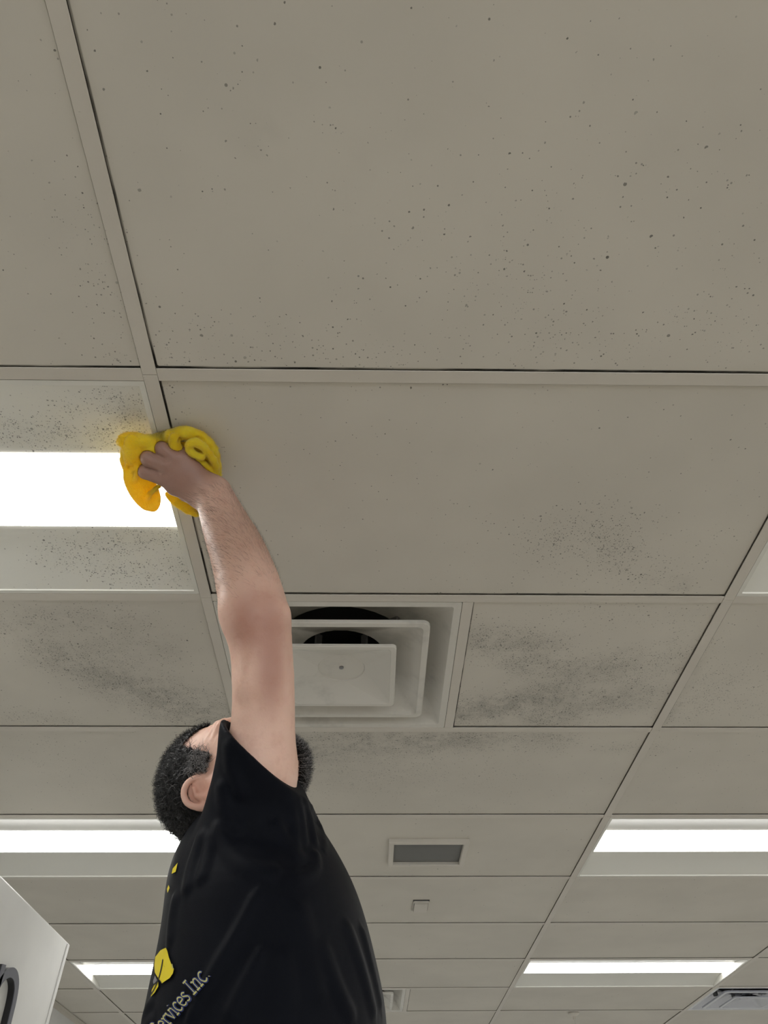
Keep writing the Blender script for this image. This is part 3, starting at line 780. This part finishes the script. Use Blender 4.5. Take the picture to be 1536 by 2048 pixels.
# ------------------------------------------------------------------ the man: build
person = empty('person', (.2, .56, .735))
tag(person, 'man in a black t-shirt reaching up to wipe the ceiling', 'person')
PO = np.array([.2, .56, .735])
def pl_(name, v, f, mat, parent=None):
    return link(name, np_mesh(name, v-PO, f), mat, parent or person)
bv, bf = surface(body_sdf, (-.12, .06, 1.50), (.60, .96, 2.72), .0026)
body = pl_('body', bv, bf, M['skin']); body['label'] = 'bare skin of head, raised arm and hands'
sv, sf = surface(shirt_sdf, (-.12, .18, 1.40), (.62, .98, 2.42), .0034)
shirt = pl_('t_shirt', sv, sf, M['cotton'], body); shirt['label'] = 'black t-shirt with yellow print on the back'
tv, tf = surface(trouser_sdf, (-.05, .26, .76), (.45, .86, 1.72), .010)
pl_('trousers', tv, tf, M['denim'], body)
for s in (-1, 1):
    def shoe(P, s=s):
        d = chain(P, [np.array([.15, .56+s*.105, .785]), np.array([.24, .56+s*.107, .775]), np.array([.34, .56+s*.112, .768])], [.046, .042, .036], None, .02)
        d = smin(d, cone(P, np.array([.165, .56+s*.105, .78]), np.array([.17, .56+s*.105, .85]), .045, .044), .02)
        return smax(d, .737-P[:, 2], .004)
    v, f = surface(shoe, (.05, .4+(s+1)*.08, .70), (.42, .60+(s+1)*.08+.1, .92), .008); pl_('shoe', v, f, M['shoe'], body)
for s in (-1, 1):
    for nm, r, mt, off in (('eyeball', .0125, M['eye'], .079), ('iris', .0062, M['iris'], .0868)):
        me = bpy.data.meshes.new(nm); bm = bmesh.new(); bmesh.ops.create_uvsphere(bm, u_segments=16, v_segments=10, radius=r); bm.to_mesh(me); bm.free()
        o = link(nm, me, mt, body, True); o.location = Vector(hp(s*.032, off, -.014)-PO)

# hair: strands rooted on the scalp, one curl each
def fnv(me, v):
    n = np.empty(len(v)*3, np.float32); me.vertices.foreach_get('normal', n); return n.reshape(-1, 3)
bn = fnv(body.data, bv)
HL = (bv-HC)@HR.T; a_, f_, p_ = HL.T
tU = np.clip(((bv-SH)@(EL-SH))/((EL-SH)@(EL-SH)), 0, 1); off_arm = np.linalg.norm(bv-(SH+tU[:, None]*(EL-SH)), axis=1) > .085
hz = off_arm & (np.abs(a_) < .11) & (np.abs(f_) < .14) & (np.abs(p_) < .16)
ear_zone = (np.abs(a_) > .0745) & (f_ > -.040) & (f_ < .016) & (p_ > -.045) & (p_ < .030)
recede = .060-.022*np.clip(1-np.abs(a_)/.045, 0, 1)
scalp = hz & ~ear_zone & (((f_ <= .046) & (p_ > np.where(f_ < -.0, -.088, -.020))) | (p_ > recede))
scalp |= hz & ~ear_zone & (f_ > .012) & (f_ < .050) & (p_ > -.060) & (p_ <= 0) & (np.abs(a_) > .05)
scalp |= hz & ~ear_zone & (f_ < -.012) & (p_ > -.09) & (p_ < 0)
beard = hz & (p_ < -.060) & (f_ > -.005) & ~((np.abs(a_) < .028) & (p_ > -.088) & (f_ > .07)) & (p_ < -.060-.02*np.clip((f_-.06)/.04, 0, 1))
beard |= hz & (np.abs(a_) > .048) & (p_ < -.04) & (f_ > .010) & (f_ < .045)
def strands(name, idx, count, length, rad, mat, curl, spread, seg=4, down=None, V0=None, VN=None, build=None):
    V0 = bv if V0 is None else V0; VN = bn if VN is None else VN
    pick = rng.choice(idx, count); P0 = V0[pick]+rng.normal(0, .0010, (count, 3)); N0 = VN[pick].astype(float)
    rd = rng.normal(0, 1, (count, 3)); rd -= (rd*N0).sum(1, keepdims=True)*N0; rd /= np.linalg.norm(rd, axis=1, keepdims=True)
    if down is not None: rd = rd*.35+down(P0, N0); rd -= (rd*N0).sum(1, keepdims=True)*N0; rd /= np.linalg.norm(rd, axis=1, keepdims=True)+1e-9
    bi = np.cross(N0, rd); L = length*rng.uniform(.6, 1.15, count); ph = rng.uniform(0, 6.28, count)
    ring = []; 
    for k in range(seg+1):
        t = k/seg; c = P0+N0*(L*t*(1-spread*.35*t))[:, None]+rd*(L*spread*t*t)[:, None]+bi*(L*curl*np.sin(ph+t*5))[:, None]*t+rd*(L*curl*np.cos(ph+t*5))[:, None]*t
        rr = rad*(1-.75*t)
        for j in range(3):
            q = 2.094*j; ring.append(c+rd*(rr*math.cos(q))+bi*(rr*math.sin(q)))
    V = np.stack(ring, 1).reshape(count, (seg+1)*3, 3); base = (np.arange(count)*(seg+1)*3)[:, None]
    quads = np.array([(k*3+j, k*3+(j+1) % 3, (k+1)*3+(j+1) % 3, (k+1)*3+j) for k in range(seg) for j in range(3)])
    F = (base[:, :, None]+quads[None]).reshape(-1, 4)
    return build(V.reshape(-1, 3), F) if build else pl_(name, V.reshape(-1, 3), F, mat, body)
def shell(name, mask, lift, mat):
    fm = mask[bf].all(1); F = bf[fm]; u = np.unique(F); mp = -np.ones(len(bv), int); mp[u] = np.arange(len(u))
    V = bv[u]+bn[u]*(lift*(.6+.8*rng.random((len(u), 1)))); return pl_(name, V, mp[F], mat, body)
sc_i = np.where(scalp)[0]; gr_i = np.where(scalp & (f_ > .008) & (p_ < .03) & (np.abs(a_) > .03))[0]; be_i = np.where(beard)[0]
shell('hair_base', scalp, .0035, M['hair_black']); shell('beard_base', beard, .0020, M['hair_black'])
if len(sc_i):
    h1 = strands('hair', sc_i, 8000, .0135, .00066, M['hair_black'], .42, .8); h1['label'] = 'short curly black hair'; h1['kind'] = 'stuff'
    h2 = strands('grey_hair', gr_i, 1500, .0155, .00048, M['hair_grey'], .25, .8); h2['label'] = 'grey hair at the temple'; h2['kind'] = 'stuff'
    h3 = strands('grey_hair', sc_i, 420, .0150, .00040, M['hair_grey'], .28, .8); h3['kind'] = 'stuff'
    b1 = strands('beard', be_i, 5000, .017, .00045, M['hair_black'], .22, .5); b1['label'] = 'black and grey beard'; b1['kind'] = 'stuff'
    b2 = strands('grey_beard', be_i, 2300, .020, .00046, M['hair_grey'], .20, .5); b2['kind'] = 'stuff'
# hair along the forearm, lying towards the little-finger side
tA = ((bv-EL)@(WR-EL))/((WR-EL)@(WR-EL)); near = np.linalg.norm(bv-(EL+np.clip(tA, 0, 1)[:, None]*(WR-EL)), axis=1) < .075
fa_i = np.where(near & (tA > .02) & (tA < .98) & (bn@(-AF) > -.35) & (rng.random(len(bv)) < np.clip((tA-.02)/.35, 0, 1)))[0]
wdir = nrm(WR-EL)
if len(fa_i):
    ah = strands('arm_hair', fa_i, 2400, .0095, .00011, M['arm_hair'], .08, 1.6, 3, lambda P, N: np.tile(wdir*.55+AR*-.75, (len(P), 1)))
    ah['kind'] = 'stuff'

# ------------------------------------------------------------------ print on the back of the shirt
M['ink_yellow'] = plain('yellow print', (.78, .62, .012), .6)
M['ink_pale'] = plain('pale yellow print', (.50, .47, .17), .6)
M['ink_blue'] = plain('blue print outline', (.008, .022, .14), .6)
M['ink_black'] = plain('black print line', (.006, .006, .008), .7)
M['ink_grey'] = plain('grey print', (.22, .21, .22), .7)
def on_shirt(Q, lift):
    p, ok = trace_many(shirt_outer, np.asarray(Q, float))
    return p+grad(shirt_outer, p)*lift, ok
def print_poly(name, mat, pxs, lift, n=7):
    """flat print: an outline filled by concentric rings laid on the cloth"""
    pxs = np.array(pxs, float); c = pxs.mean(0); dense = []
    for i in range(len(pxs)):
        for k in range(4): dense.append(pxs[i]+(pxs[(i+1) % len(pxs)]-pxs[i])*k/4)
    dense = np.array(dense); v = []; f = []; m = len(dense)
    v, ok = on_shirt(np.concatenate([c+(dense-c)*s_ for s_ in (1, .8, .6, .4, .2, .02)]), lift)
    for r_ in range(5):
        for j in range(m):
            q = (r_*m+j, r_*m+(j+1) % m, (r_+1)*m+(j+1) % m, (r_+1)*m+j)
            if all(ok[i] for i in q): f.append(q)
    o = pl_(name, v, np.array(f), mat, shirt); return o
def print_stroke(name, mat, paths, lift, pen):
    """pen strokes with a broad nib; pen=(a,b,angle) gives the nib's half sizes in pixels"""
    V = []; F = []
    for pxs in paths:
        Q = spline(np.array(pxs, float), 5) if len(pxs) > 2 else np.array([np.array(pxs[0])+(np.array(pxs[1])-np.array(pxs[0]))*k/4. for k in range(5)], float)
        T = np.gradient(Q, axis=0); T /= np.linalg.norm(T, axis=1, keepdims=True)+1e-9; N = np.stack([-T[:, 1], T[:, 0]], 1)
        ca, sa = math.cos(pen[2]), math.sin(pen[2])
        hw = np.sqrt((N@np.array([ca, sa])*pen[0])**2+(N@np.array([-sa, ca])*pen[1])**2)
        n0 = len(V)
        for q, nn, h_ in zip(Q, N, hw): V += [q+nn*h_, q-nn*h_]
        for i in range(len(Q)-1): F.append((n0+2*i, n0+2*i+1, n0+2*i+3, n0+2*i+2))
    v, ok = on_shirt(np.array(V), lift); F = [q for q in F if all(ok[i] for i in q)]
    return pl_(name, v, np.array(F), mat, shirt) if F else None
# leaf shaped emblem
print_poly('leaf_print', M['ink_yellow'], [(333, 1895), (322, 1901), (312, 1914), (310, 1930), (311, 1945), (318, 1957), (325, 1967), (332, 1962), (341, 1956), (347, 1947), (349, 1938), (344, 1929), (339, 1915), (336, 1902)], .0010)
print_poly('leaf_print', M['ink_yellow'], [(318, 1964), (309, 1971), (305, 1980), (303, 1994), (311, 1985), (318, 1973)], .0010)
print_poly('leaf_print', M['ink_grey'], [(311, 1951), (307, 1963), (308, 1968), (316, 1962)], .0008)
print_stroke('leaf_vein', M['ink_black'], [[(328, 1919), (324, 1940), (318, 1960), (305, 1975)], [(318, 1962), (312, 1976), (304, 1990)], [(321, 1960), (325, 1966)]], .0018, (.9, .9, 0))
print_stroke('leaf_outline', M['ink_pale'], [[(345, 1931), (348, 1938), (346, 1928)]], .0016, (.7, .7, 0))
# arched lettering; glyphs on a 0..1 grid (x right, y up), drawn along the baseline
GL = {'S': (.62, [[(.55, .86), (.42, 1.0), (.2, .95), (.12, .78), (.3, .55), (.5, .38), (.48, .12), (.28, 0), (.08, .12)]]),
      'e': (.50, [[(.06, .36), (.42, .40), (.40, .60), (.24, .68), (.08, .52), (.06, .28), (.14, .06), (.30, .0), (.44, .10)]]),
      'r': (.42, [[(.14, .66), (.14, .0)], [(.02, .0), (.28, .0)], [(.03, .62), (.14, .66)], [(.14, .46), (.24, .64), (.36, .66), (.38, .58)]]),
      'v': (.50, [[(.08, .66), (.26, .0)], [(.26, .0), (.44, .66)], [(.0, .66), (.18, .66)], [(.36, .66), (.52, .66)]]),
      'i': (.28, [[(.14, .66), (.14, .0)], [(.02, .0), (.26, .0)], [(.04, .64), (.14, .66)], [(.13, .88), (.15, .94)]]),
      'c': (.46, [[(.40, .56), (.34, .66), (.20, .66), (.08, .50), (.06, .26), (.16, .04), (.30, .0), (.42, .10)]]),
      's': (.40, [[(.34, .58), (.24, .67), (.10, .62), (.08, .48), (.22, .36), (.34, .22), (.28, .03), (.14, .0), (.04, .08)]]),
      'I': (.40, [[(.20, 1.0), (.20, .0)], [(.06, 1.0), (.34, 1.0)], [(.06, .0), (.34, .0)]]),
      'n': (.56, [[(.14, .66), (.14, .0)], [(.02, .0), (.26, .0)], [(.03, .62), (.14, .66)], [(.14, .48), (.26, .65), (.40, .62), (.44, .44), (.44, .0)], [(.33, .0), (.56, .0)]]),
      '.': (.24, [[(.10, .03), (.14, .07)]]), ' ': (.22, [])}
BASE = spline([(240, 2170), (290, 2112), (330, 2064), (349, 2040), (381, 2000), (421, 1953), (436, 1936)], 16)
bl = np.concatenate([[0], np.cumsum(np.linalg.norm(np.diff(BASE, axis=0), axis=1))])
def bpt(s_):
    x = np.interp(s_, bl, BASE[:, 0]); y = np.interp(s_, bl, BASE[:, 1]); e = 4
    d = np.array([np.interp(s_+e, bl, BASE[:, 0])-np.interp(s_-e, bl, BASE[:, 0]), np.interp(s_+e, bl, BASE[:, 1])-np.interp(s_-e, bl, BASE[:, 1])]); d /= np.linalg.norm(d)
    return np.array([x, y]), d
def typeset(text, s0, size, slant, wide):
    out = []; s_ = s0
    for ch in text:
        adv, st = GL[ch]
        for path in st:
            pp = []
            for (gx, gy) in path:
                q, d = bpt(s_+(gx*wide+gy*slant)*size); up = np.array([d[1], -d[0]])
                pp.append(tuple(q+up*gy*size))
            out.append((ch, pp))
        s_ += adv*size*wide
    return out, s_
_, wA = typeset('Services', 0, 30, .0, .93); _, wB = typeset('Inc.', 0, 31, .12, 1.05)
s0 = bl[-1]-20-wB-5-wA
sA, s1 = typeset('Services', s0, 30, .0, .93); sB, s2 = typeset('Inc.', s1+5, 31, .12, 1.05)
pen_paths = [p for _, p in sA]; pen_paths2 = [p for _, p in sB]
vis = lambda ps: [p for p in ps if max(q[1] for q in p) < 2120]
print_stroke('lettering_outline', M['ink_blue'], vis(pen_paths+pen_paths2), .0010, (3.5, 2.8, .9))
o = print_stroke('lettering', M['ink_pale'], vis(pen_paths+pen_paths2), .0017, (1.55, .65, .9)); o['label'] = 'pale yellow printed words "Services Inc."'
# upper arc of the emblem, seen edge-on along the back
print_poly('emblem_print', M['ink_yellow'], [(357, 1726), (347, 1738), (345, 1748), (353, 1744)], .0014)
print_poly('emblem_print', M['ink_yellow'], [(339, 1770), (336, 1778), (337, 1786), (341, 1776)], .0014)

# ------------------------------------------------------------------ yellow cloth
def cz(x, y, drop): return on_z(x, y, ZC-drop)
def K(*pts): return np.array([cz(*p) for p in pts])
UP = np.array([0, 0, 1.])
def lobe(P, c, tip, wide, thick):
    """flat flap of cloth from c to tip, facing down towards the room"""
    L = nrm(tip-c); n_ = nrm(CAM-c); n_ = nrm(n_-L*(n_@L)); w_ = np.cross(L, n_)
    return ell(P, (c+tip)/2, np.array([L, w_, n_]), np.array([np.linalg.norm(tip-c)/2, wide, thick]))
def cloth_sdf(P):
    k = .003
    d = lobe(P, cz(233, 884, .022), cz(335, 884, .016), .0150, .018)                                    # upper left ear
    d = smin(d, lobe(P, cz(236, 874, .016), cz(300, 878, .014), .011, .014), .002)
    d = smin(d, lobe(P, cz(262, 868, .026), cz(282, 962, .044), .0215, .014), .002)                     # fold falling past the fingers
    d = smin(d, chain(P, spline(K((244, 888, .030), (258, 905, .036), (266, 922, .042), (262, 940, .046)), 3), [.0065]*10), .0025)
    d = smin(d, chain(P, spline(K((252, 900, .030), (248, 918, .032), (254, 936, .036)), 3), [.008]*7), .002)
    d = smin(d, lobe(P, cz(256, 926, .046), cz(312, 1022, .052), .0265, .011), .0025)                   # hanging tongue
    d = smin(d, chain(P, spline(K((256, 944, .046), (276, 938, .052), (300, 948, .056), (318, 962, .056)), 3), [.0075]*10), .0025)
    d = smin(d, chain(P, spline(K((268, 968, .056), (272, 954, .058), (280, 942, .058)), 3), [.0045]*7), .002)
    d = smin(d, chain(P, spline(K((290, 1000, .057), (304, 984, .060), (318, 972, .058)), 3), [.0045]*7), .003)
    d = smin(d, ell(P, cz(345, 930, .030), np.array([nrm([1, .35, 0]), nrm([-.35, 1, 0]), UP]), np.array([.066, .046, .024])), .004)      # wad under the palm
    d = smin(d, chain(P, spline(K((343, 872, .014), (372, 866, .014), (402, 877, .016), (424, 900, .018), (433, 930, .020), (437, 956, .024)), 3), np.concatenate([np.linspace(.0135, .0125, 8), np.linspace(.0125, .006, 8)])), .002)
    d = smin(d, chain(P, spline(K((350, 876, .028), (350, 892, .034), (370, 912, .040), (405, 928, .042), (432, 950, .040)), 3), np.concatenate([np.linspace(.010, .011, 7), np.linspace(.010, .006, 6)])), .0015)
    d = smin(d, chain(P, spline(K((404, 914, .046), (384, 906, .046), (379, 892, .042), (391, 884, .040), (410, 897, .038), (428, 922, .038), (434, 944, .036)), 3), np.concatenate([np.linspace(.0065, .0085, 7), np.linspace(.0085, .008, 6), np.linspace(.008, .006, 6)])), .0015)
    d = smin(d, lobe(P, cz(340, 895, .022), cz(440, 940, .026), .026, .014), .0015)
    d = smin(d, lobe(P, cz(330, 985, .036), cz(400, 1032, .044), .012, .006), .003)                      # tail below the wrist
    d = smin(d, chain(P, K((318, 880, .012), (340, 876, .012)), [.014, .013]), .004)
    # sharp creases between the folds
    for pts in (((240, 898, .040), (262, 903, .050), (285, 908, .056)), ((258, 934, .050), (274, 930, .060), (292, 934, .066)), ((274, 978, .066), (276, 960, .068), (284, 946, .068)),
                ((352, 872, .022), (362, 884, .034), (364, 900, .046)), ((392, 874, .024), (412, 886, .030), (428, 908, .034)), ((300, 872, .026), (310, 880, .034), (318, 888, .040))):
        d = smax(d, -chain(P, spline(K(*pts), 3), [.0022, .0030, .0036, .0036, .0036, .0030, .0022]), .004)
    # unevenness and terry pile
    d = d+.0007*np.sin(P[:, 0]*210+P[:, 1]*120+6*np.sin(P[:, 1]*40))*np.sin(P[:, 2]*160+P[:, 0]*60)
    d = d+.0005*np.sin(P[:, 0]*1500)*np.sin(P[:, 1]*1450)*np.sin(P[:, 2]*1600)
    d = smax(d, P[:, 2]-(ZC-.0012), .002)
    return smax(d, .0005-hand_sdf(P), .001)
cv, cf = surface(cloth_sdf, (-.14, .06, 2.58), (.14, .40, 2.71), .0017)
def cloth_material():
    t = NT('yellow microfibre'); pos = t.pos()
    n = t.noise(pos, 600.0, 3, .6); n2 = t.noise(pos, 28.0, 3)
    col = t.mix(t.ramp(n2, .35, .65), (.96, .69, .016), (.98, .80, .045))
    dirty = t.blob(pos, cz(322, 872, .010), (.035, .020, .022), 0, .2, 1.0)
    dirty2 = t.blob(pos, cz(358, 858, .008), (.026, .012, .02), 0, .2, 1.0)
    col = t.mix(t.math('MULTIPLY', t.math('MAXIMUM', dirty, dirty2), t.ramp(n2, .3, .6, .4, .95)), col, (.07, .075, .02))
    t.bump(n, .6, .0016)
    tr = t.n('ShaderNodeBsdfTranslucent'); t.put(tr.inputs[0], t.mix(.5, col, (.9, .5, .01)))
    mx = t.n('ShaderNodeMixShader'); mx.inputs[0].default_value = .28
    t.t.links.new(t.b.outputs[0], mx.inputs[1]); t.t.links.new(tr.outputs[0], mx.inputs[2]); t.t.links.new(mx.outputs[0], t.out.inputs[0])
    t.b.inputs['Sheen Weight'].default_value = .4; t.b.inputs['Subsurface Weight'].default_value = .25; t.b.inputs['Subsurface Radius'].default_value = (.012, .008, .002)
    return t.set(col, .85, 0, .15)
M['cloth'] = cloth_material()
CO = cz(350, 930, .03)
cloth = link('cleaning_cloth', np_mesh('cleaning_cloth', cv-CO, cf), M['cloth']); cloth.location = Vector(CO)
cn = fnv(cloth.data, cv)
pile = strands('pile', np.where(cn[:, 2] < .6)[0], 14000, .0024, .00026, M['cloth'], .3, .5, 2, None, cv, cn, lambda V, F: link('pile', np_mesh('pile', V-CO, F), M['cloth'], cloth)); pile['kind'] = 'stuff'
tag(cloth, 'crumpled yellow microfibre cloth pressed to the ceiling under the hand', 'cloth')

# ------------------------------------------------------------------ step platform below the picture
st = empty('step_platform', (.2, .56, 0)); tag(st, 'aluminium step platform the man stands on, below the picture', 'step ladder')
box('deck', M['alu'], st, -.20, .26, -.30, .30, .70, .735, .004)
for sx in (-.17, .23):
    for sy in (-.27, .27):
        MB().tube([(sx, sy, .70), (sx*1.25, sy*1.1, 0)], .018, 8).build('leg', M['alu'], st)
for sy in (-.285, .285): MB().tube([(-.19, sy, .35), (.26, sy, .35)], .012, 8).build('brace', M['alu'], st)
box('step', M['alu'], st, -.30, -.18, -.26, .26, .34, .365, .003)
